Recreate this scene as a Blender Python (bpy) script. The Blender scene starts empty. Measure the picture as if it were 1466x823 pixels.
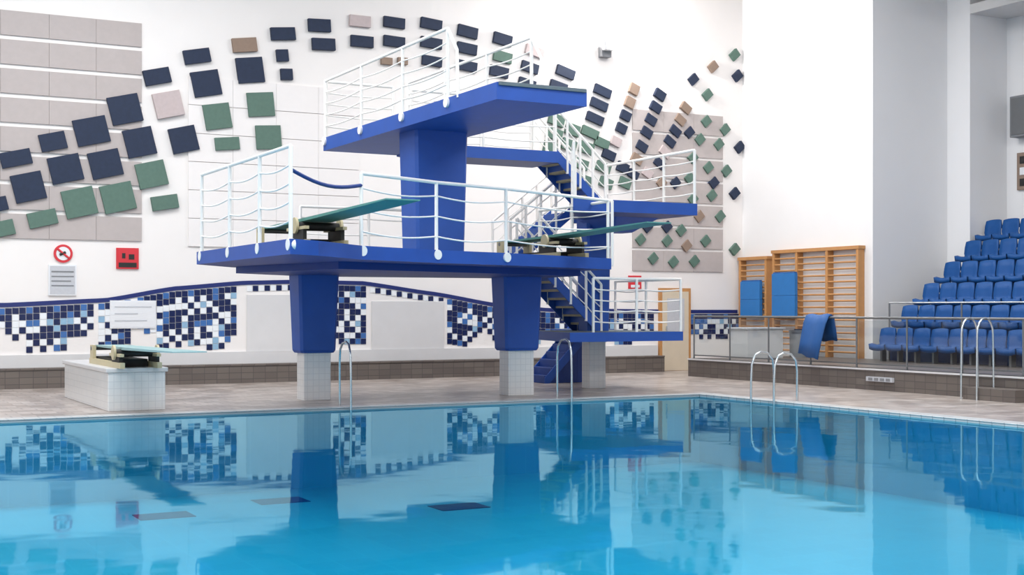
import bpy, math, random
from mathutils import Vector
random.seed(7)
scn = bpy.context.scene
scn.view_settings.view_transform = 'Standard'

# ------------------------------------------------------------------ materials
def lin(c):
    return tuple(((v/255)/12.92 if v/255 <= .04045 else ((v/255+.055)/1.055)**2.4) for v in c)
def mat(name, rgb, rough=.5, metal=0., noise=0., nscale=4., spec=.5, bump=0.):
    m = bpy.data.materials.new(name); m.use_nodes = True
    nt = m.node_tree; b = nt.nodes['Principled BSDF']
    c = lin(rgb)
    b.inputs['Base Color'].default_value = (*c, 1)
    b.inputs['Roughness'].default_value = rough
    b.inputs['Metallic'].default_value = metal
    b.inputs['Specular IOR Level'].default_value = spec
    if noise > 0:
        tc = nt.nodes.new('ShaderNodeTexCoord'); n = nt.nodes.new('ShaderNodeTexNoise')
        n.inputs['Scale'].default_value = nscale; n.inputs['Detail'].default_value = 4
        mx = nt.nodes.new('ShaderNodeMix'); mx.data_type = 'RGBA'
        mx.inputs['A'].default_value = (*[v*(1-noise) for v in c], 1)
        mx.inputs['B'].default_value = (*[min(1, v*(1+noise)) for v in c], 1)
        nt.links.new(tc.outputs['Object'], n.inputs['Vector'])
        nt.links.new(n.outputs['Fac'], mx.inputs['Factor'])
        nt.links.new(mx.outputs['Result'], b.inputs['Base Color'])
        if bump > 0:
            bp = nt.nodes.new('ShaderNodeBump'); bp.inputs['Strength'].default_value = bump
            bp.inputs['Distance'].default_value = .02
            nt.links.new(n.outputs['Fac'], bp.inputs['Height']); nt.links.new(bp.outputs['Normal'], b.inputs['Normal'])
    return m
def tilemat(name, c1, c2, mortar, w, h, rough=.4, axis='xy', msize=.012, offset=0.0, mottle=0.):
    m = bpy.data.materials.new(name); m.use_nodes = True
    nt = m.node_tree; b = nt.nodes['Principled BSDF']; b.inputs['Roughness'].default_value = rough
    tc = nt.nodes.new('ShaderNodeTexCoord'); sep = nt.nodes.new('ShaderNodeSeparateXYZ'); cb = nt.nodes.new('ShaderNodeCombineXYZ')
    nt.links.new(tc.outputs['Object'], sep.inputs[0])
    ad = nt.nodes.new('ShaderNodeMath'); ad.operation = 'ADD'
    if axis == 'xy':
        nt.links.new(sep.outputs['X'], cb.inputs['X']); nt.links.new(sep.outputs['Y'], cb.inputs['Y'])
    else:
        nt.links.new(sep.outputs['X'], ad.inputs[0]); nt.links.new(sep.outputs['Y'], ad.inputs[1])
        nt.links.new(ad.outputs[0], cb.inputs['X']); nt.links.new(sep.outputs['Z'], cb.inputs['Y'])
    br = nt.nodes.new('ShaderNodeTexBrick'); br.offset = offset
    br.inputs['Scale'].default_value = 1
    br.inputs['Color1'].default_value = (*lin(c1), 1); br.inputs['Color2'].default_value = (*lin(c2), 1)
    br.inputs['Mortar'].default_value = (*lin(mortar), 1)
    br.inputs['Brick Width'].default_value = w; br.inputs['Row Height'].default_value = h
    br.inputs['Mortar Size'].default_value = msize
    nt.links.new(cb.outputs[0], br.inputs['Vector'])
    if mottle:
        n = nt.nodes.new('ShaderNodeTexNoise'); n.inputs['Scale'].default_value = 1.3; n.inputs['Detail'].default_value = 8; n.inputs['Roughness'].default_value = .7
        nt.links.new(tc.outputs['Object'], n.inputs['Vector'])
        mr = nt.nodes.new('ShaderNodeMapRange'); mr.inputs['From Min'].default_value = .3; mr.inputs['From Max'].default_value = .7
        mr.inputs['To Min'].default_value = 1-mottle; mr.inputs['To Max'].default_value = 1+mottle*.3
        nt.links.new(n.outputs['Fac'], mr.inputs['Value'])
        vm = nt.nodes.new('ShaderNodeVectorMath'); vm.operation = 'SCALE'
        nt.links.new(br.outputs['Color'], vm.inputs[0]); nt.links.new(mr.outputs[0], vm.inputs['Scale'])
        nt.links.new(vm.outputs[0], b.inputs['Base Color'])
    else:
        nt.links.new(br.outputs['Color'], b.inputs['Base Color'])
    return m

M_wall = mat('wall_paint', (234, 230, 228), .7, noise=.02, nscale=1.5)
M_wall2 = mat('side_wall_paint', (230, 229, 230), .7, noise=.02, nscale=1.5)
M_ceil = mat('ceiling_paint', (215, 213, 212), .8, noise=.04)
M_panel = mat('acoustic_panel_grey', (180, 171, 169), .9, noise=.06, nscale=8)
M_panel2 = mat('acoustic_panel_pale', (232, 228, 227), .9, noise=.02, nscale=8)
M_navy = mat('tile_navy', (30, 43, 68), .75, noise=.25, nscale=12)
M_green = mat('tile_green', (86, 113, 102), .75, noise=.15, nscale=12)
M_tan = mat('tile_tan', (140, 120, 106), .8, noise=.1, nscale=12)
M_pink = mat('tile_pinkgrey', (188, 174, 174), .8, noise=.1, nscale=12)
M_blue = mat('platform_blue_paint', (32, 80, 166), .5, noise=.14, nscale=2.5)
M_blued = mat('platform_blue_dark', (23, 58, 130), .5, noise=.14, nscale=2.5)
M_olive = mat('platform_tread', (100, 112, 118), .85, noise=.2, nscale=10)
M_tread = mat('stair_tread_tan', (172, 164, 138), .85, noise=.2, nscale=10)
M_white = mat('rail_white', (244, 241, 238), .7, noise=.01, spec=.2)
M_chrome = mat('stainless_steel', (205, 212, 216), .25, .85, noise=.03)
M_dmetal = mat('dark_rail_metal', (120, 122, 124), .35, .5, noise=.05)
M_cream = mat('stand_cream', (196, 184, 150), .5, noise=.05)
M_black = mat('rubber_black', (34, 32, 32), .6, noise=.1)
M_teal = mat('board_teal', (86, 146, 138), .6, noise=.08, nscale=6)
M_boardl = mat('board_pale', (148, 180, 182), .6, noise=.06, nscale=6)
M_wood = mat('varnished_wood', (188, 136, 84), .45, noise=.15, nscale=6)
M_beige = mat('door_beige', (210, 196, 174), .5, noise=.05)
M_mat = mat('mat_blue', (36, 112, 180), .6, noise=.1, nscale=5)
M_matd = mat('mat_blue_dark', (30, 86, 150), .6, noise=.1, nscale=5)
M_seat = mat('seat_blue', (22, 76, 138), .5, noise=.12, nscale=6, spec=.25)
M_conc = mat('stand_riser_blue_grey', (34, 56, 98), .8, noise=.12, nscale=3)
M_red = mat('sign_red', (205, 48, 58), .5, noise=.05)
M_paper = mat('sign_white', (226, 228, 232), .5, noise=.03)
M_greysign = mat('notice_grey', (190, 192, 198), .5, noise=.1, nscale=30)
M_mblue = mat('mosaic_midblue', (62, 106, 168), .25, noise=.1)
M_lblue = mat('mosaic_lightblue', (140, 176, 204), .25, noise=.1)
M_mnavy = mat('mosaic_navy', (20, 33, 78), .25, noise=.1)
M_mwhite = mat('mosaic_white', (232, 236, 240), .25, noise=.02)
M_marble = mat('marble_panel', (212, 211, 212), .3, noise=.06, nscale=2)
M_stripe = mat('stripe_navy', (30, 44, 108), .4, noise=.05)
M_grey = mat('speaker_grey', (128, 130, 134), .6, noise=.05)
M_deck = tilemat('deck_tiles', (160, 147, 140), (198, 188, 182), (150, 140, 134), .42, .3, .3, 'xy', .014, .5, .45)
M_coping = tilemat('coping_tiles', (190, 192, 193), (202, 205, 206), (160, 165, 168), .25, .25, .3, 'xy', .01)
M_plinth = tilemat('plinth_brown_tiles', (98, 90, 86), (112, 104, 98), (84, 78, 76), .3, .15, .4, 'v', .008)
M_wtile = tilemat('white_wall_tiles', (226, 226, 226), (222, 223, 224), (210, 211, 213), .12, .12, .25, 'v', .006)
M_poolt = tilemat('pool_blue_tiles', (74, 178, 205), (80, 184, 210), (90, 188, 212), .5, .5, .4, 'xy', .01)
M_lane = mat('pool_marker_navy', (6, 20, 90), .4, noise=.05)

def glass(name, tint):
    m = bpy.data.materials.new(name); m.use_nodes = True
    nt = m.node_tree; nt.nodes.clear()
    o = nt.nodes.new('ShaderNodeOutputMaterial'); t = nt.nodes.new('ShaderNodeBsdfTransparent'); g = nt.nodes.new('ShaderNodeBsdfGlossy')
    t.inputs[0].default_value = (*tint, 1); g.inputs['Roughness'].default_value = .05
    mx = nt.nodes.new('ShaderNodeMixShader'); mx.inputs[0].default_value = .1
    nt.links.new(t.outputs[0], mx.inputs[1]); nt.links.new(g.outputs[0], mx.inputs[2]); nt.links.new(mx.outputs[0], o.inputs[0])
    return m
M_glass = glass('balustrade_glass', (.84, .88, .88))

M_water = bpy.data.materials.new('pool_water'); M_water.use_nodes = True
nt = M_water.node_tree; nt.nodes.clear()
o = nt.nodes.new('ShaderNodeOutputMaterial'); t = nt.nodes.new('ShaderNodeBsdfTransparent'); g = nt.nodes.new('ShaderNodeBsdfGlossy')
t.inputs[0].default_value = (.38, .85, .93, 1)
g.inputs['Color'].default_value = (.44, .80, .92, 1); g.inputs['Roughness'].default_value = .04
f = nt.nodes.new('ShaderNodeFresnel'); f.inputs[0].default_value = 1.27; mx = nt.nodes.new('ShaderNodeMixShader')
tc = nt.nodes.new('ShaderNodeTexCoord'); n = nt.nodes.new('ShaderNodeTexNoise'); n.inputs['Scale'].default_value = 1.3; n.inputs['Detail'].default_value = 1.5
bp = nt.nodes.new('ShaderNodeBump'); bp.inputs['Strength'].default_value = .065; bp.inputs['Distance'].default_value = .05
nt.links.new(tc.outputs['Object'], n.inputs['Vector']); nt.links.new(n.outputs['Fac'], bp.inputs['Height'])
nt.links.new(bp.outputs['Normal'], g.inputs['Normal'])
nt.links.new(f.outputs[0], mx.inputs[0]); nt.links.new(t.outputs[0], mx.inputs[1]); nt.links.new(g.outputs[0], mx.inputs[2]); nt.links.new(mx.outputs[0], o.inputs[0])

M_lamp = bpy.data.materials.new('lamp_glow'); M_lamp.use_nodes = True
b = M_lamp.node_tree.nodes['Principled BSDF']; b.inputs['Emission Color'].default_value = (1, .97, .92, 1); b.inputs['Emission Strength'].default_value = 6

# ------------------------------------------------------------------ mesh builder
class B:
    def __init__(s): s.v = []; s.f = []; s.m = []; s.mats = []; s.sm = []
    def mi(s, m):
        if m not in s.mats: s.mats.append(m)
        return s.mats.index(m)
    def add(s, vs, fs, m, smooth=False):
        k = len(s.v); s.v += [tuple(p) for p in vs]; i = s.mi(m)
        for f in fs: s.f.append(tuple(k+j for j in f)); s.m.append(i); s.sm.append(smooth)
    def box(s, x0, x1, y0, y1, z0, z1, m):
        vs = [(x0,y0,z0),(x1,y0,z0),(x1,y1,z0),(x0,y1,z0),(x0,y0,z1),(x1,y0,z1),(x1,y1,z1),(x0,y1,z1)]
        s.add(vs, [(0,3,2,1),(4,5,6,7),(0,1,5,4),(1,2,6,5),(2,3,7,6),(3,0,4,7)], m)
    def frustum(s, cx, cy, z0, z1, a0, b0, a1, b1, m, c=.05):
        def ring(a, b, z):
            a/=2; b/=2
            return [(cx-a+c,cy-b,z),(cx+a-c,cy-b,z),(cx+a,cy-b+c,z),(cx+a,cy+b-c,z),(cx+a-c,cy+b,z),(cx-a+c,cy+b,z),(cx-a,cy+b-c,z),(cx-a,cy-b+c,z)]
        vs = ring(a0,b0,z0)+ring(a1,b1,z1)
        fs = [(i,(i+1)%8,8+(i+1)%8,8+i) for i in range(8)]+[tuple(range(7,-1,-1)),tuple(range(8,16))]
        s.add(vs, fs, m)
    def prism(s, poly, z0, z1, m, mtop=None, mbot=None):
        ar = sum(poly[i][0]*poly[(i+1)%len(poly)][1]-poly[(i+1)%len(poly)][0]*poly[i][1] for i in range(len(poly)))
        if ar < 0: poly = poly[::-1]
        n = len(poly)
        vs = [(x,y,z0) for x,y in poly]+[(x,y,z1) for x,y in poly]
        s.add(vs, [(i,(i+1)%n,n+(i+1)%n,n+i) for i in range(n)], m)
        s.add([(x,y,z1) for x,y in poly], [tuple(range(n))], mtop or m)
        s.add([(x,y,z0) for x,y in poly], [tuple(range(n-1,-1,-1))], mbot or m)
    def tube(s, pts, r, m, n=8):
        pts = [Vector(p) for p in pts]; vs = []; fs = []
        up0 = None
        for i, p in enumerate(pts):
            d = (pts[min(i+1, len(pts)-1)]-pts[max(i-1, 0)]).normalized()
            if up0 is None:
                up0 = Vector((0,0,1)) if abs(d.z) < .9 else Vector((1,0,0))
            a = (up0-d*up0.dot(d))
            if a.length < 1e-4: a = Vector((0,1,0))-d*d.y
            a.normalize(); up0 = a; c = d.cross(a)
            for k in range(n):
                t = 2*math.pi*k/n; vs.append(p+a*(r*math.cos(t))+c*(r*math.sin(t)))
        for i in range(len(pts)-1):
            for k in range(n):
                fs.append((i*n+k, i*n+(k+1)%n, (i+1)*n+(k+1)%n, (i+1)*n+k))
        s.add(vs, fs, m, True)
        s.add(vs[:n], [tuple(range(n-1,-1,-1))], m); s.add(vs[-n:], [tuple(range(n))], m)
    def rails(s, base, h, m, nmid=3, sag=.07, disc=None, top_r=.03, post_r=.032):
        for p in base:
            s.tube([(p[0],p[1],p[2]-.15),(p[0],p[1],p[2]+h)], post_r, m)
            if disc: s.tube([(p[0]-disc[0]*.05,p[1]-disc[1]*.05,p[2]-.08),(p[0]+disc[0]*.05,p[1]+disc[1]*.05,p[2]-.08)], .085, m, 14)
        s.tube([(p[0],p[1],p[2]+h) for p in base], top_r, m)
        for k in range(nmid):
            zz = h*(.2+.6*k/max(1, nmid-1)) if nmid > 1 else h*.5
            pts = []
            for i in range(len(base)-1):
                a, c = base[i], base[i+1]
                for j in range(8):
                    t = j/8; w = -.6*sag*math.sin(math.pi*t)
                    pts.append((a[0]+(c[0]-a[0])*t, a[1]+(c[1]-a[1])*t, a[2]+(c[2]-a[2])*t+zz+w))
            c = base[-1]; pts.append((c[0],c[1],c[2]+zz))
            s.tube(pts, .014, m, 6)
    def build(s, name, bevel=0):
        me = bpy.data.meshes.new(name); me.from_pydata(s.v, [], s.f)
        for m in s.mats: me.materials.append(m)
        me.polygons.foreach_set('material_index', s.m); me.polygons.foreach_set('use_smooth', s.sm)
        me.update()
        ob = bpy.data.objects.new(name, me); scn.collection.objects.link(ob)
        if bevel:
            md = ob.modifiers.new('bevel', 'BEVEL'); md.width = bevel; md.segments = 2; md.limit_method = 'ANGLE'; md.angle_limit = math.radians(50)
        return ob

# ------------------------------------------------------------------ room (x along back wall, y to back wall; origin below camera)
DK = .2; WZ = .165; YB = 32.; XR = 25.; PX0, PX1, PY0, PY1 = -12., 16.7, 3., 22.8; CZ = 12.
b = B(); b.box(-16, 30, YB, YB+.3, -.2, CZ, M_wall); b.build('wall_back')
b = B(); b.box(25,30,26.5,32,-.2,CZ,M_wall2); b.build('wall_right')
b = B(); b.box(27.7,30,25.7,26.5,-.2,CZ,M_wall2); b.build('wall_right')
b = B(); b.box(29.1,30,-8,25.7,-.2,CZ,M_wall2); b.build('wall_right')
b = B(); b.box(-16.3,-16,-8,YB,-.2,CZ,M_wall); b.build('wall_left')
b = B(); b.box(-16,30,-8.3,-8,-.2,CZ,M_wall); b.build('wall_front')
b = B(); b.box(-16.3,30,-8.3,YB+.3,CZ,CZ+.2,M_ceil); b.build('ceiling')
b = B()
b.box(-16,PX0,-8,YB,-1.4,DK,M_deck); b.box(PX1,30,-8,YB,-1.4,DK,M_deck)
b.box(PX0,PX1,-8,PY0,-1.4,DK,M_deck); b.box(PX0,PX1,PY1,YB,-1.4,DK,M_deck)
b.build('floor')
b = B(); e = .01
b.box(PX0+e,PX1-e,PY0+e,PY1-e,-1.35,-1.2,M_poolt)
for q in [(PX0+e,PX0+.05,PY0+e,PY1-e),(PX1-.05,PX1-e,PY0+e,PY1-e),(PX0+e,PX1-e,PY0+e,PY0+.05),(PX0+e,PX1-e,PY1-.05,PY1-e)]:
    b.box(*q,-1.2,WZ-.02,M_poolt); b.box(*q,WZ-.02,DK-.005,M_coping)
for (u,v) in [(7.1,21.4),(9.43,19.4),(5.0,20.7)]:
    b.box(u-.42,u+.42,v-.3,v+.3,-1.2,-1.19,M_lane)
b.build('pool_basin')
b = B(); b.add([(PX0+.05,PY0+.05,WZ),(PX1-.05,PY0+.05,WZ),(PX1-.05,PY1-.05,WZ),(PX0+.05,PY1-.05,WZ)], [(0,1,2,3)], M_water); b.build('pool_water')
b = B()
b.box(PX0-.3,PX1+.3,PY1-.06,PY1+.3,DK,DK+.02,M_coping); b.box(PX1-.06,PX1+.3,PY0,PY1-.06,DK,DK+.02,M_coping)
b.box(PX0-.3,PX0+.06,PY0,PY1-.06,DK,DK+.02,M_coping); b.box(PX0-.3,PX1+.3,PY0-.3,PY0,DK,DK+.02,M_coping)
b.build('pool_coping', .008)
b = B(); b.box(-16,21.9,YB-.4,YB,DK,.62,M_plinth); b.box(-16,21.9,YB-.42,YB,.62,.66,M_plinth); b.box(-16,21.9,YB-.06,YB,.66,.95,M_marble); b.build('baseboard_back')
b = B(); b.box(27.7,29.1,8,25.7,9.9,10.15,M_ceil)
for k in range(5):
    y = 24.3-3*k; b.box(25.2,29.1,y,y+.25,10.15,10.6,M_ceil)
b.build('trim_soffit')

# ------------------------------------------------------------------ survey helper: photo measurements -> point on the back wall
def onwall(x, y):
    dx = x-733; s = (1683.1-.4726*dx)/YB
    return ((.8813*dx+902.7)/s, 2+(442-y)/s, s)
def panels(name, u0, u1, z0, z1, nrow, m, gap=.11, cw=1.05):
    b = B(); ph = (z1-z0)/nrow; nc = max(1, round((u1-u0)/cw)); w = (u1-u0)/nc
    for r in range(nrow):
        for c in range(nc):
            b.box(u0+c*w+.003, u0+(c+1)*w-.003, YB-.04, YB-.001, z0+r*ph+gap/2, z0+(r+1)*ph-gap/2, m)
    return b.build(name)
panels('acoustic_panel', -3.3, 7.2, 3.55, 8.8, 8, M_panel, .1)
panels('acoustic_panel', 8.3, 12.7, 3.5, 7.6, 6, M_panel2, .015)
panels('acoustic_panel', 21.05, 24.25, 3.05, 7.75, 7, M_panel, .08)

N,G,T,P = M_navy,M_green,M_tan,M_pink
tiles = [(22,227,45,22,14,N),(75,203,38,25,14,N),(130,188,48,38,14,N),(178,157,45,40,14,N),(224,110,38,22,14,N),(281,81,38,20,12,N),
(349,65,35,20,8,T),(404,49,35,18,6,N),(456,37,32,18,3,N),(514,31,30,16,0,P),(563,33,30,15,-2,N),(616,35,30,15,-5,N),(668,46,28,16,-8,N),
(718,57,26,16,-10,N),(764,74,26,14,-14,P),(808,104,26,14,-16,N),(0,292,20,20,14,N),(40,268,45,40,14,N),(93,242,46,38,14,N),(150,235,45,38,14,N),
(199,204,42,40,14,N),(240,150,40,36,14,P),(294,120,40,36,12,N),(357,101,38,36,8,N),(403,80,17,17,6,N),(409,107,17,16,4,N),(462,64,33,17,3,N),
(517,60,32,16,0,N),(563,60,30,15,-2,N),(616,62,30,15,-4,N),(617,88,28,14,-4,N),(667,70,28,15,-6,N),(718,82,26,15,-9,G),(667,95,28,14,-6,N),
(713,103,26,15,-8,N),(757,97,24,14,-12,N),(552,88,16,10,0,T),(575,88,14,10,0,T),(753,120,24,13,-12,N),(798,124,24,13,-14,N),
(5,327,30,22,14,G),(60,313,42,22,14,G),(113,290,46,40,14,G),(168,283,46,40,14,G),(216,250,42,36,14,G),(262,200,38,36,14,N),(310,167,38,36,10,G),
(372,150,38,34,6,G),(235,290,38,20,10,G),(324,206,35,18,6,G),(383,197,36,34,4,G),
(861,131,24,13,-18,N),(856,150,24,13,-18,N),(850,170,24,13,-18,N),(843,190,24,13,-18,G),(906,128,13,15,-22,T),(900,147,13,15,-22,T),
(894,166,14,13,-22,N),(888,184,14,13,-22,N),(880,203,14,13,-22,P),(943,136,15,13,-28,N),(937,154,15,13,-28,N),(930,172,15,13,-28,N),(924,190,15,13,-28,N),
(917,210,15,13,-28,N),(910,228,15,13,-28,T),(980,155,14,12,-35,T),(972,172,14,12,-35,T),(965,188,15,12,-35,N),(957,203,15,12,-35,N),(950,218,15,12,-35,P),
(942,234,15,12,-35,N),(795,172,22,16,-15,G),(792,192,22,16,-15,G),(818,186,20,16,-15,G),(788,212,22,16,-15,G),(813,208,20,16,-15,G),(838,212,20,16,-15,G),
(830,235,20,14,-15,G),(862,240,20,14,-20,G),(835,258,20,14,-15,G),(866,262,18,14,-20,G),(890,240,16,14,-20,N),(893,262,16,14,-20,G),
(870,222,18,13,-20,N),(860,205,20,13,-18,G),(905,250,14,12,-26,N),(925,248,14,12,-30,P)]
dia = [(991,114,N),(1019,96,T),(1050,79,G),(1054,109,N),(1011,136,G),(1009,174,G),(1036,186,G),(1057,211,N),(1000,200,G),(1027,207,G),(985,190,N),
(1038,245,G),(1050,277,N),(1012,240,G),(1017,280,G),(1029,310,G),(1050,357,G),(999,310,T),(990,285,G),(985,255,G),(973,330,G),(981,352,T),(1008,345,G),
(953,345,G),(933,370,G),(962,375,G),(992,374,G),(915,343,G),(925,325,N),(953,325,N),(972,300,G),(1020,262,N),(990,226,G),(965,262,N),(945,262,T)]
b = B()
def tile(x, y, w, h, rot, m):
    u, z, s = onwall(x, y); du = onwall(x+1, y)[0]-u
    a = w*du/2; c = h/s/2; t = math.radians(rot); pts = []
    for p, q in [(-a,-c),(a,-c),(a,c),(-a,c)]:
        pts.append((u+p*math.cos(t)-q*math.sin(t), z+p*math.sin(t)+q*math.cos(t)))
    vs = [(p,YB-.1,q) for p,q in pts]+[(p,YB-.0,q) for p,q in pts]
    b.add(vs, [(0,1,2,3),(7,6,5,4),(0,4,5,1),(1,5,6,2),(2,6,7,3),(3,7,4,0)], m)
for q in tiles: tile(*q)
for x, y, m in dia: tile(x, y, 12, 12, 42, m)
b.build('wall_tile_mural', .008)

# mosaic with wavy stripe
wave = [(-16,2.1),(-4,2.5),(0,2.4),(4.05,2.08),(6.35,2.2),(8,2.49),(9.7,2.64),(11.1,2.68),(12.8,2.66),(14.8,2.4),(16.7,2.1),(18.3,1.97),(23,1.92),(25,1.92)]
def wz(u):
    for (a,za),(c,zc) in zip(wave, wave[1:]):
        if a <= u <= c:
            t = (u-a)/(c-a); t = t*t*(3-2*t)*.2+t*.8; return za+(zc-za)*t
    return 2
b = B(); cs = .15
spans = [(-8,6.2),(6.2,7.1),(7.1,9.6),(12.0,13.0),(15.2,16.9),(17.6,21.9),(23.1,24.98)]
for u0,u1 in spans:
    n = int((u1-u0)/cs); bump = 0
    for i in range(n):
        u = u0+i*cs; zt = wz(u+cs/2)-.07
        if i % 3 == 0: bump = random.choice([0,0,1,2])
        zb = .97+.15*bump
        k = int((zt-zb)/cs)
        for j in range(k):
            r = random.random(); z = zt-(j+1)*cs
            edge = j == k-1
            chk = (i+j) % 2 == 0
            if r < (.68 if chk else .28): m = M_mnavy
            elif r < (.81 if chk else .38): m = M_mblue
            elif r < (.89 if chk else .48): m = M_lblue
            else: m = M_mwhite
            if j == 0: m = M_mnavy if i%4 else M_mblue
            if m is M_mwhite and edge: continue
            b.box(u+.006,u+cs-.006,YB-.015,YB,z+.006,z+cs-.006,m)
for u0,u1 in [(9.75,12.0),(13.0,15.2),(16.9,17.6)]:
    for i in range(int((u1-u0)/cs)):
        u = u0+i*cs; zt = wz(u+cs/2)-.07
        b.box(u+.008,u+cs-.008,YB-.015,YB,zt-cs+.008,zt-.008,M_mnavy if i%2 else M_mwhite)
b.build('mosaic_wall_tiles')
b = B(); us = [-15+.2*i for i in range(200)]; us = [u for u in us if u <= 24.9]
for u, u2 in zip(us, us[1:]):
    z, z2 = wz(u), wz(u2); h = .05
    vs = [(u,YB-.02,z-h),(u2,YB-.02,z2-h),(u2,YB-.02,z2+h),(u,YB-.02,z+h),(u,YB,z-h),(u2,YB,z2-h),(u2,YB,z2+h),(u,YB,z+h)]
    b.add(vs, [(0,1,2,3),(0,4,5,1),(3,2,6,7)], M_stripe)
b.build('trim_wave_stripe')
b = B(); b.box(9.75,11.9,YB-.03,YB,.95,2.35,M_marble); b.build('marble_wall_panel', .006)
b = B(); b.box(13.05,15.1,YB-.03,YB,.95,2.2,M_marble); b.build('marble_wall_panel', .006)

def sign(name, x, y, w, h, frame, face, strips=()):
    u, z, s = onwall(x, y); du = onwall(x+1, y)[0]-u; a = w*du/2; c = h/s/2
    b = B(); b.box(u-a,u+a,YB-.04,YB-.002,z-c,z+c,frame); b.box(u-a+.03,u+a-.03,YB-.045,YB-.04,z-c+.03,z+c-.03,face)
    for (p0,p1,q0,q1,m) in strips:
        b.box(u-a+2*a*p0,u-a+2*a*p1,YB-.05,YB-.044,z-c+2*c*q0,z-c+2*c*q1,m)
    return b.build(name)
sign('warning_sign',182,370,32,30,M_red,M_red,[(.1,.9,.08,.3,M_black),(.25,.4,.5,.75,M_black),(.55,.8,.45,.7,M_black)])
sign('notice_board',89,401,40,44,M_paper,M_greysign,[(.1,.9,.75,.8,M_grey),(.1,.9,.6,.64,M_grey),(.1,.8,.45,.49,M_grey),(.1,.9,.3,.34,M_grey)])
sign('notice_board',190,450,66,40,M_paper,M_paper,[(.1,.9,.75,.79,M_greysign),(.1,.6,.5,.55,M_greysign),(.1,.8,.25,.3,M_greysign)])
sign('warning_sign',908,404,18,19,M_red,M_red,[(.15,.85,.1,.3,M_paper)])
u,z,s = onwall(90,363); b = B()
b.tube([(u,YB,z),(u,YB-.04,z)], .21, M_red, 32); b.tube([(u,YB-.04,z),(u,YB-.045,z)], .155, M_paper, 32)
b.tube([(u-.12,YB-.05,z+.1),(u+.12,YB-.05,z-.1)], .025, M_red); b.tube([(u-.08,YB-.048,z-.03),(u+.05,YB-.048,z+.03)], .03, M_black)
b.build('no_diving_sign')
u,z,s = onwall(863,72); b = B()
b.box(u-.15,u+.15,YB-.2,YB,z-.22,z+.16,M_grey); b.frustum(u,YB-.3,z-.05,z+.22,.3,.22,.5,.34,M_paper,.03); b.box(u-.2,u+.2,YB-.42,YB-.18,z+.22,z+.24,M_lamp)
b.build('wall_uplighter')
b = B(); b.box(21.95,23.05,YB-.08,YB,DK,2.6,M_wood); b.box(22.04,22.96,YB-.1,YB-.02,DK+.01,2.5,M_beige); b.box(22.2,22.8,YB-.11,YB-.09,1.35,2.3,M_greysign)
b.tube([(22.14,YB-.16,1.1),(22.14,YB-.16,1.5)], .018, M_chrome); b.build('door_1')

# ------------------------------------------------------------------ terrace + balustrade
TZ = .68
b = B(); b.box(21,29.1,-8,25.7,DK,TZ,M_plinth); b.box(20.97,21.2,-8,25.7,TZ-.04,TZ,M_marble); b.build('spectator_terrace')
b = B(); b.box(21,25,25.7,29.2,DK,TZ,M_plinth); b.box(20.97,21.2,25.7,29.2,TZ-.04,TZ,M_marble); b.build('spectator_terrace')
b = B(); b.box(20.5,20.97,17.9,19.2,DK,DK+.24,M_plinth); b.build('terrace_steps')
b = B()
ys = [29.1-1.55*i for i in range(20)]
for y in ys: b.tube([(21.12,y,TZ),(21.12,y,1.8)], .022, M_dmetal)
b.tube([(21.12,29.1,1.8),(21.12,ys[-1],1.8)], .028, M_dmetal)
for y, y2 in zip(ys, ys[1:]):
    b.add([(21.12,y2+.05,TZ+.1),(21.12,y-.05,TZ+.1),(21.12,y-.05,1.74),(21.12,y2+.05,1.74)], [(0,1,2,3)], M_glass)
    b.box(21.11,21.13,y2,y,TZ+.07,TZ+.1,M_dmetal)
b.build('glass_balustrade')
b = B()
for d in (0,.4):
    pts = [(20.45,18.8+d,DK)]
    for k in range(9):
        t = math.pi*k/8; pts.append((20.68-.22*math.cos(t),18.8+d,1.5+.32*math.sin(t)))
    pts.append((20.92,18.8+d,DK+.24))
    b.tube(pts,.02,M_chrome)
b.build('step_handrail')
b = B(); b.box(20.93,20.998,21.6,22.4,.4,.5,M_greysign)
for k in range(4): b.box(20.92,20.935,21.66+.18*k,21.78+.18*k,.42,.48,M_grey)
b.build('depth_marker_sign')

def wallbars(name, y0, y1, zt, posts):
    b = B()
    for p in posts: b.box(24.78,24.995,p-.045,p+.045,TZ,zt,M_wood)
    n = 17
    for i in range(n):
        z = TZ+.15+(zt-TZ-.2)*i/(n-1); b.tube([(24.82,y0,z),(24.82,y1,z)], .026, M_wood)
    b.box(24.76,24.995,y0-.08,y1+.08,zt-.06,zt+.03,M_wood)
    return b.build(name)
wallbars('wall_bars', 26.85, 30.3, 3.65, [26.85,28.05,29.3,30.3])
wallbars('wall_bars', 30.65, 31.85, 3.5, [30.65,31.85])
def gymmat(name, y0, y1, z0, z1):
    b = B(); n = 2
    for i in range(n):
        a = z0+(z1-z0)*i/n; c = z0+(z1-z0)*(i+1)/n; b.box(24.64,24.75,y0,y1,a+.001,c-.001,M_mat)
    b.box(24.66,24.76,y0+.03,y1-.03,z1-.02,z1+.04,M_matd)
    return b.build(name,.01)
gymmat('exercise_mat', 30.75, 31.65, 1.75, 2.8)
gymmat('exercise_mat', 29.2, 30.2, 1.75, 3.0)
b = B(); prof = [(20.86,.82),(20.9,1.2),(20.98,1.65),(21.06,1.84),(21.14,1.87),(21.22,1.82),(21.28,1.5),(21.32,1.25)]
cols = 8; vs = []
for j in range(cols):
    for i,(x,z) in enumerate(prof):
        t = j/(cols-1); vs.append((x-.03*math.sin(t*6), 23.75+t*.8+(.16*(1.9-z) if i < 4 else 0)-(.1*t*(1.9-z) if i < 4 else 0), z+.02*math.sin(t*9)+(.12*t if i == 0 else 0)))
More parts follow.
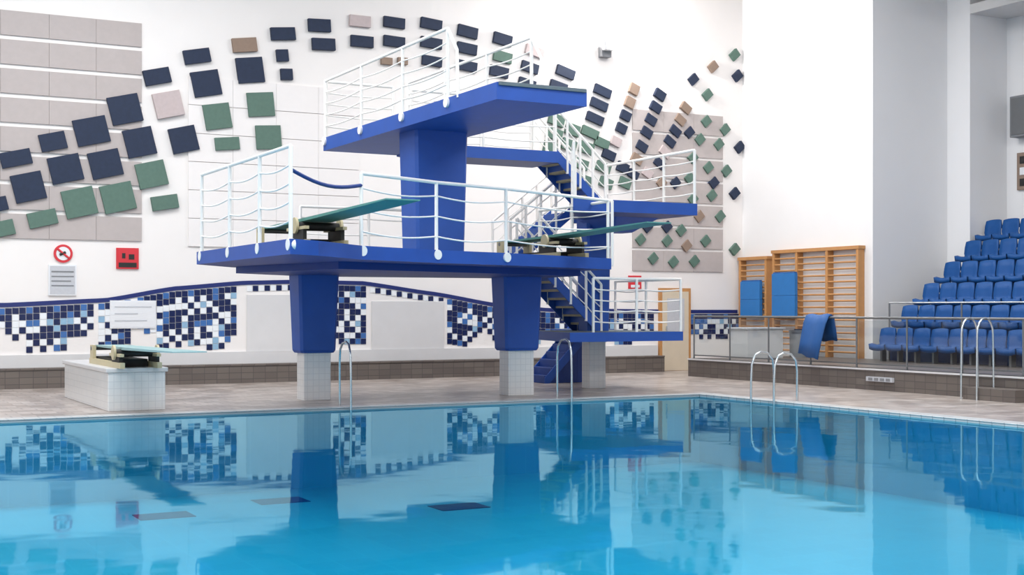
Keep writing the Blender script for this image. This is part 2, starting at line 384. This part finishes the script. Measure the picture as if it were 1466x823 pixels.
n = len(prof); fs = [(j*n+i,j*n+i+1,(j+1)*n+i+1,(j+1)*n+i) for j in range(cols-1) for i in range(n-1)]
b.add(vs, fs, M_matd, True); ob = b.build('draped_exercise_mat'); md = ob.modifiers.new('s','SOLIDIFY'); md.thickness = .03
b = B(); b.box(22.2,23.4,28.2,29.0,TZ,1.45,M_marble); b.box(22.15,23.45,28.15,29.05,1.45,1.5,M_greysign); b.build('tiled_counter',.01)
b = B(); b.tube([(24.1,28.4,TZ),(24.1,28.4,1.35)],.24,M_grey,20); b.tube([(24.1,28.4,1.35),(24.1,28.4,1.42)],.26,M_dmetal,20); b.tube([(24.1,28.4,1.42),(24.1,28.4,1.45)],.12,M_black,16); b.build('waste_bin')

# ------------------------------------------------------------------ grandstand
YE = 25.6
b = B()
for i in range(1,6): b.box(23.95+.75*i,29.05 if i == 5 else 23.95+.75*(i+1),8,YE,TZ,TZ+.57*i,M_conc)
b.build('grandstand_steps')
b = B()
def seat(u, v, z):
    prof = [(-.2,.26),(-.22,.39),(-.1,.41),(.08,.37),(.16,.39),(.19,.5),(.215,.66),(.24,.84),(.27,.85),(.28,.6)]
    vs = []; nc = 6; n = len(prof)
    for j in range(nc):
        t = j/(nc-1)*2-1; c = abs(t)**3
        for i,(du,dz) in enumerate(prof):
            back = i >= 5
            w = .27*(1-.08*(i in (7,8)))
            vs.append((u+du-(.05*c if back else 0), v+t*w, z+dz+(.04*c if not back else 0)-(.03*c if i in (7,8) else 0)))
    b.add(vs, [(j*n+i,j*n+i+1,(j+1)*n+i+1,(j+1)*n+i) for j in range(nc-1) for i in range(n-1)], M_seat, True)
    b.box(u-.05,u+.1,v-.03,v+.03,z,z+.38,M_dmetal)
for i in range(6):
    for k in range(26):
        seat(24.15+.75*i, YE-.35-.58*k, TZ+.57*i+(.002))
ob = b.build('stadium_seats'); md = ob.modifiers.new('s','SOLIDIFY'); md.thickness = .02
b = B()
pts = [(24.62,25.5-2.4*i,TZ) for i in range(7)]
for p in pts: b.tube([(p[0],p[1],TZ),(p[0],p[1],2.15)],.022,M_dmetal)
b.tube([(24.62,25.5,2.15),(24.62,pts[-1][1],2.15)],.022,M_chrome); b.tube([(24.62,25.5,1.75),(24.62,pts[-1][1],1.75)],.018,M_chrome); b.build('stand_handrail')
b = B(); b.box(28.75,29.095,24.7,25.3,6.6,7.7,M_grey); b.box(28.73,28.76,24.75,25.25,6.65,7.65,M_dmetal); b.build('wall_loudspeaker',.02)
b = B(); b.box(29.03,29.095,24.6,25.3,5.2,6.2,M_tan)
for k in range(3): b.box(29.02,29.04,24.7,25.2,5.3+.3*k,5.5+.3*k,M_paper if k%2 else M_black)
b.build('scoreboard_notice')

# ------------------------------------------------------------------ diving tower
b = B()
mid = [(6.2,23.3),(6.2,18.25),(6.75,18.6),(7.9,19.75),(9.6,20.6),(11.2,21.1),(14.25,22.4),(14.4,25.9),(14.4,27.8),(12.2,27.8),(12.2,26.2),(9.0,26.2),(7.2,24.6)]
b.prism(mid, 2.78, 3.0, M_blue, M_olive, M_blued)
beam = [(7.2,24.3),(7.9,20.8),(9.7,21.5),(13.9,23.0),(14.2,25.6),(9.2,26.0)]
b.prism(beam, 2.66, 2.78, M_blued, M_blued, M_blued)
def pillar(u, v, ztop, a=.78, c=.6, split=1.13):
    b.frustum(u, v, DK, split+.02, a*.72, c*.68, a*.72, c*.68, M_wtile, .01)
    b.frustum(u, v, split, split+.05, a*.86, c*.86, a*.94, c*.94, M_blue)
    b.frustum(u, v, split+.05, ztop, a*.94, c*.94, a*1.08, c*1.08, M_blue)
pillar(9.05, 25.2, 2.68); pillar(13.3, 24.6, 2.68, .84); pillar(16.0, 25.9, 4.05, .6, .5, 1.25)
b.frustum(10.5, 22.7, 3.0, 5.3, .97, .72, 1.08, .8, M_blue)
b.prism([(9.65,18.5),(11.3,18.5),(11.3,26.3),(9.65,26.3)], 5.28, 5.55, M_blue, M_olive, M_blue)
b.box(9.68,11.28,18.47,18.6,5.5,5.56,M_olive)
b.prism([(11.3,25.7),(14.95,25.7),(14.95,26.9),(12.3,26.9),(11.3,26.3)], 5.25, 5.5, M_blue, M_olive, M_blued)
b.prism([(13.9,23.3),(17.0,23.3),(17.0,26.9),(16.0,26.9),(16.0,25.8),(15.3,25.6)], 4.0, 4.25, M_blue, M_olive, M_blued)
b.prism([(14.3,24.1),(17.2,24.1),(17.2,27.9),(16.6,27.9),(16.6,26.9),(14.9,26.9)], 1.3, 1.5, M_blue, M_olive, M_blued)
b.frustum(16.2,25.2,3.7,4.0,.5,.5,1.2,1.6,M_blue)
def stair(u0, z0, u1, z1, v0, v1, n, rails=True, solid=False):
    for i in range(n):
        t0 = i/n; t1 = (i+1)/n
        a = u0+(u1-u0)*t0; c = u0+(u1-u0)*t1; z = z0+(z1-z0)*(i+1)/n
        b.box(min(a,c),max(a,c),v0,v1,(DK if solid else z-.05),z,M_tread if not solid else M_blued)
        if not solid: b.box(a-.01,a+.01,v0,v1,z-(z1-z0)/n,z,M_blue)
    for v in (v0-.03,v1):
        vs = [(u0,v,z0-.14),(u0,v+.03,z0-.14),(u1,v+.03,z1-.14),(u1,v,z1-.14),(u0,v,z0+.14),(u0,v+.03,z0+.14),(u1,v+.03,z1+.14),(u1,v,z1+.14)]
        b.add(vs, [(0,1,2,3),(4,7,6,5),(0,3,7,4),(1,5,6,2),(0,4,5,1),(3,2,6,7)], M_blue)
    if rails:
        for v in (v0-.02,v1+.02):
            k = 4; b.rails([(u0+(u1-u0)*i/k, v, z0+(z1-z0)*i/k) for i in range(k+1)], 1.05, M_white, 3, .04)
stair(16.3,4.25,14.95,5.5,25.9,26.8,7)
stair(16.0,1.5,14.4,3.0,25.6,26.6,8)
stair(14.4,3.0,16.0,4.25,26.95,27.8,7)
stair(15.9,DK,17.2,1.5,28.0,28.9,7,False,True)
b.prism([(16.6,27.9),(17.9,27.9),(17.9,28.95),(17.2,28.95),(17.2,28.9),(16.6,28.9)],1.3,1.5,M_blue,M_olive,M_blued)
tower = b.build('diving_platform_tower', .012)
b = B()
b.rails([(6.24,23.1,3),(6.24,21.4,3),(6.24,19.8,3),(6.24,18.35,3)], 1.34, M_white, 4, .09, (1,0))
b.rails([(7.9,19.8,3),(9.6,20.63,3),(11.2,21.12,3),(14.2,22.45,3)], 1.15, M_white, 3, .1, (.3,-1))
b.rails([(14.33,22.5,3),(14.36,24.1,3),(14.36,25.5,3)], 1.15, M_white, 3, .05)
b.rails([(9.1,26.15,3),(10.6,26.15,3),(12.1,26.15,3)], 1.1, M_white, 3, .03)
b.rails([(9.66,26.2,5.55),(9.66,24.2,5.55),(9.66,22.2,5.55),(9.66,20.3,5.55)], 1.17, M_white, 4, .06, (1,0))
b.tube([(9.66,20.3,6.72),(9.66,19.95,6.3),(9.66,19.9,5.5)],.03,M_white)
b.rails([(11.27,25.6,5.55),(11.27,23.8,5.55),(11.27,22,5.55),(11.27,20.3,5.55)], 1.17, M_white, 4, .06)
b.tube([(11.27,20.3,6.72),(11.27,19.95,6.3),(11.27,19.9,5.5)],.03,M_white)
b.rails([(9.7,26.26,5.55),(11.2,26.26,5.55)], 1.17, M_white, 4, .04)
b.rails([(11.4,25.74,5.5),(13.1,25.74,5.5),(14.9,25.74,5.5)], 1.1, M_white, 3, .05)
b.rails([(12.4,26.86,5.5),(13.6,26.86,5.5),(14.9,26.86,5.5)], 1.1, M_white, 3, .05)
b.rails([(16.96,23.35,4.25),(16.96,24.5,4.25),(16.96,25.7,4.25),(16.96,26.85,4.25)], 1.15, M_white, 4, .04)
b.rails([(13.95,23.35,4.25),(14.6,24.5,4.25),(15.3,25.55,4.25)], 1.15, M_white, 4, .04)
b.rails([(14.9,24.14,1.5),(16,24.14,1.5),(17.16,24.14,1.5),(17.16,25.5,1.5),(17.16,26.8,1.5)], 1.15, M_white, 4, .05)
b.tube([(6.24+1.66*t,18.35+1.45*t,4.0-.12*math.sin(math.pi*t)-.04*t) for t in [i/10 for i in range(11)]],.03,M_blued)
ro = b.build('tower_railings'); ro.parent = tower

# ------------------------------------------------------------------ springboards
def springboard(name, u, v0, v1, z, base, bm, rs=.02):
    b = B(); w = .26; L = v0-v1; f = v0-L*.38
    vs = []
    prof = [(v0,.03),(f,.05),(v1+.8,.03),(v1,.018)]
    for v,t in prof:
        rise = rs*(v0-v)
        vs += [(u-w,v,z+rise-t),(u+w,v,z+rise-t),(u+w,v,z+rise),(u-w,v,z+rise)]
    fs = [(3,2,1,0),(12,13,14,15)]
    for i in range(3):
        for k in range(4): fs.append((i*4+k,i*4+(k+1)%4,(i+1)*4+(k+1)%4,(i+1)*4+k))
    b.add(vs, fs, bm)
    for sx in (-1,1):
        x = u+sx*(w+.06)
        b.box(x-.04,x+.04,f-.45,v0+.05,base,base+.1,M_cream)
        b.box(x-.03,x+.03,f-.3,f+.3,base+.1,z-.12,M_black)
        b.box(x-.03,x+.03,v0-.25,v0+.02,base+.1,z+.0,M_cream)
        b.box(x-.035,x+.035,f-.4,f+.5,z-.15,z-.1,M_cream)
    b.tube([(u-w-.1,f,z-.09),(u+w+.1,f,z-.09)],.07,M_black,16)
    b.tube([(u+w+.1,f,z-.08),(u+w+.14,f,z-.08)],.13,M_cream,20); b.tube([(u-w-.1,f,z-.08),(u-w-.14,f,z-.08)],.13,M_cream,20)
    b.tube([(u-w-.1,v0-.1,z-.06),(u+w+.1,v0-.1,z-.06)],.04,M_dmetal,10)
    b.box(u-w,u+w,f+.2,v0-.1,base,base+.14,M_black)
    return b.build(name)
springboard('springboard', 7.45, 22.7, 17.1, 3.42, 3.0, M_teal)
springboard('springboard', 13.4, 25.0, 19.5, 3.42, 3.0, M_teal)
springboard('springboard', 5.3, 26.3, 20.3, 1.31, .96, M_boardl, .006)
b = B(); b.box(4.8,5.8,23.9,28.2,DK,.88,M_wtile); b.box(4.76,5.84,23.86,28.24,.88,.96,M_marble); b.build('springboard_pedestal',.015)

# ------------------------------------------------------------------ pool ladders
def ladder(name, u, v, axis, top, gap=.55):
    b = B()
    for d in ((-gap/2, gap/2) if gap else (0,)):
        pts = []
        for a,z in [(.45,DK),(.45,top-.35),(.42,top-.15),(.3,top-.03),(.12,top),(-.02,top-.06),(-.1,top-.25),(-.12,top-.6),(-.12,-.7)]:
            pts.append((u+d, v+a, z) if axis == 'y' else (u+a, v+d, z))
        b.tube(pts, .022, M_chrome)
    if gap:
        for z in (-.05,-.35,-.6):
            if axis == 'y': b.box(u-gap/2,u+gap/2,v-.16,v-.09,z-.015,z+.015,M_chrome)
            else: b.box(u-.16,u-.09,v-gap/2,v+gap/2,z-.015,z+.015,M_chrome)
    return b.build(name)
ladder('pool_grab_rail', 8.85, 22.8, 'y', 1.4, 0); ladder('pool_grab_rail', 13.5, 22.8, 'y', 1.4, 0); ladder('pool_ladder', 16.7, 20.6, 'x', 1.15, .7)

# ------------------------------------------------------------------ lights
def area(name, loc, sx, sy, p, col=(1,.988,.98), rot=(0,0,0)):
    l = bpy.data.lights.new(name,'AREA'); l.shape = 'RECTANGLE'; l.size = sx; l.size_y = sy; l.energy = p; l.color = col
    o = bpy.data.objects.new(name,l); o.location = loc; o.rotation_euler = rot; scn.collection.objects.link(o)
for i,x in enumerate((-8,5,18)):
    for j,y in enumerate((0,13,25)):
        area('ceiling_light', (x,y,11.8), 7, 5, 1010)
u,z,s = onwall(863,72)
l = bpy.data.lights.new('uplighter_lamp','POINT'); l.energy = 600; l.shadow_soft_size = .15; l.color = (1,.98,.95)
o = bpy.data.objects.new('uplighter_lamp',l); o.location = (u,YB-.7,z+.75); scn.collection.objects.link(o)
w = bpy.data.worlds.new('world'); scn.world = w; w.use_nodes = True
w.node_tree.nodes['Background'].inputs[0].default_value = (.9,.95,1,1); w.node_tree.nodes['Background'].inputs[1].default_value = .3

# ------------------------------------------------------------------ camera
c = bpy.data.cameras.new('camera'); c.sensor_width = 36; c.lens = 1910/1466*36; c.shift_y = 30.5/1466
co = bpy.data.objects.new('camera', c); co.location = (0,0,2); co.rotation_euler = (math.radians(90),0,-math.radians(28.2)); scn.collection.objects.link(co)
scn.camera = co
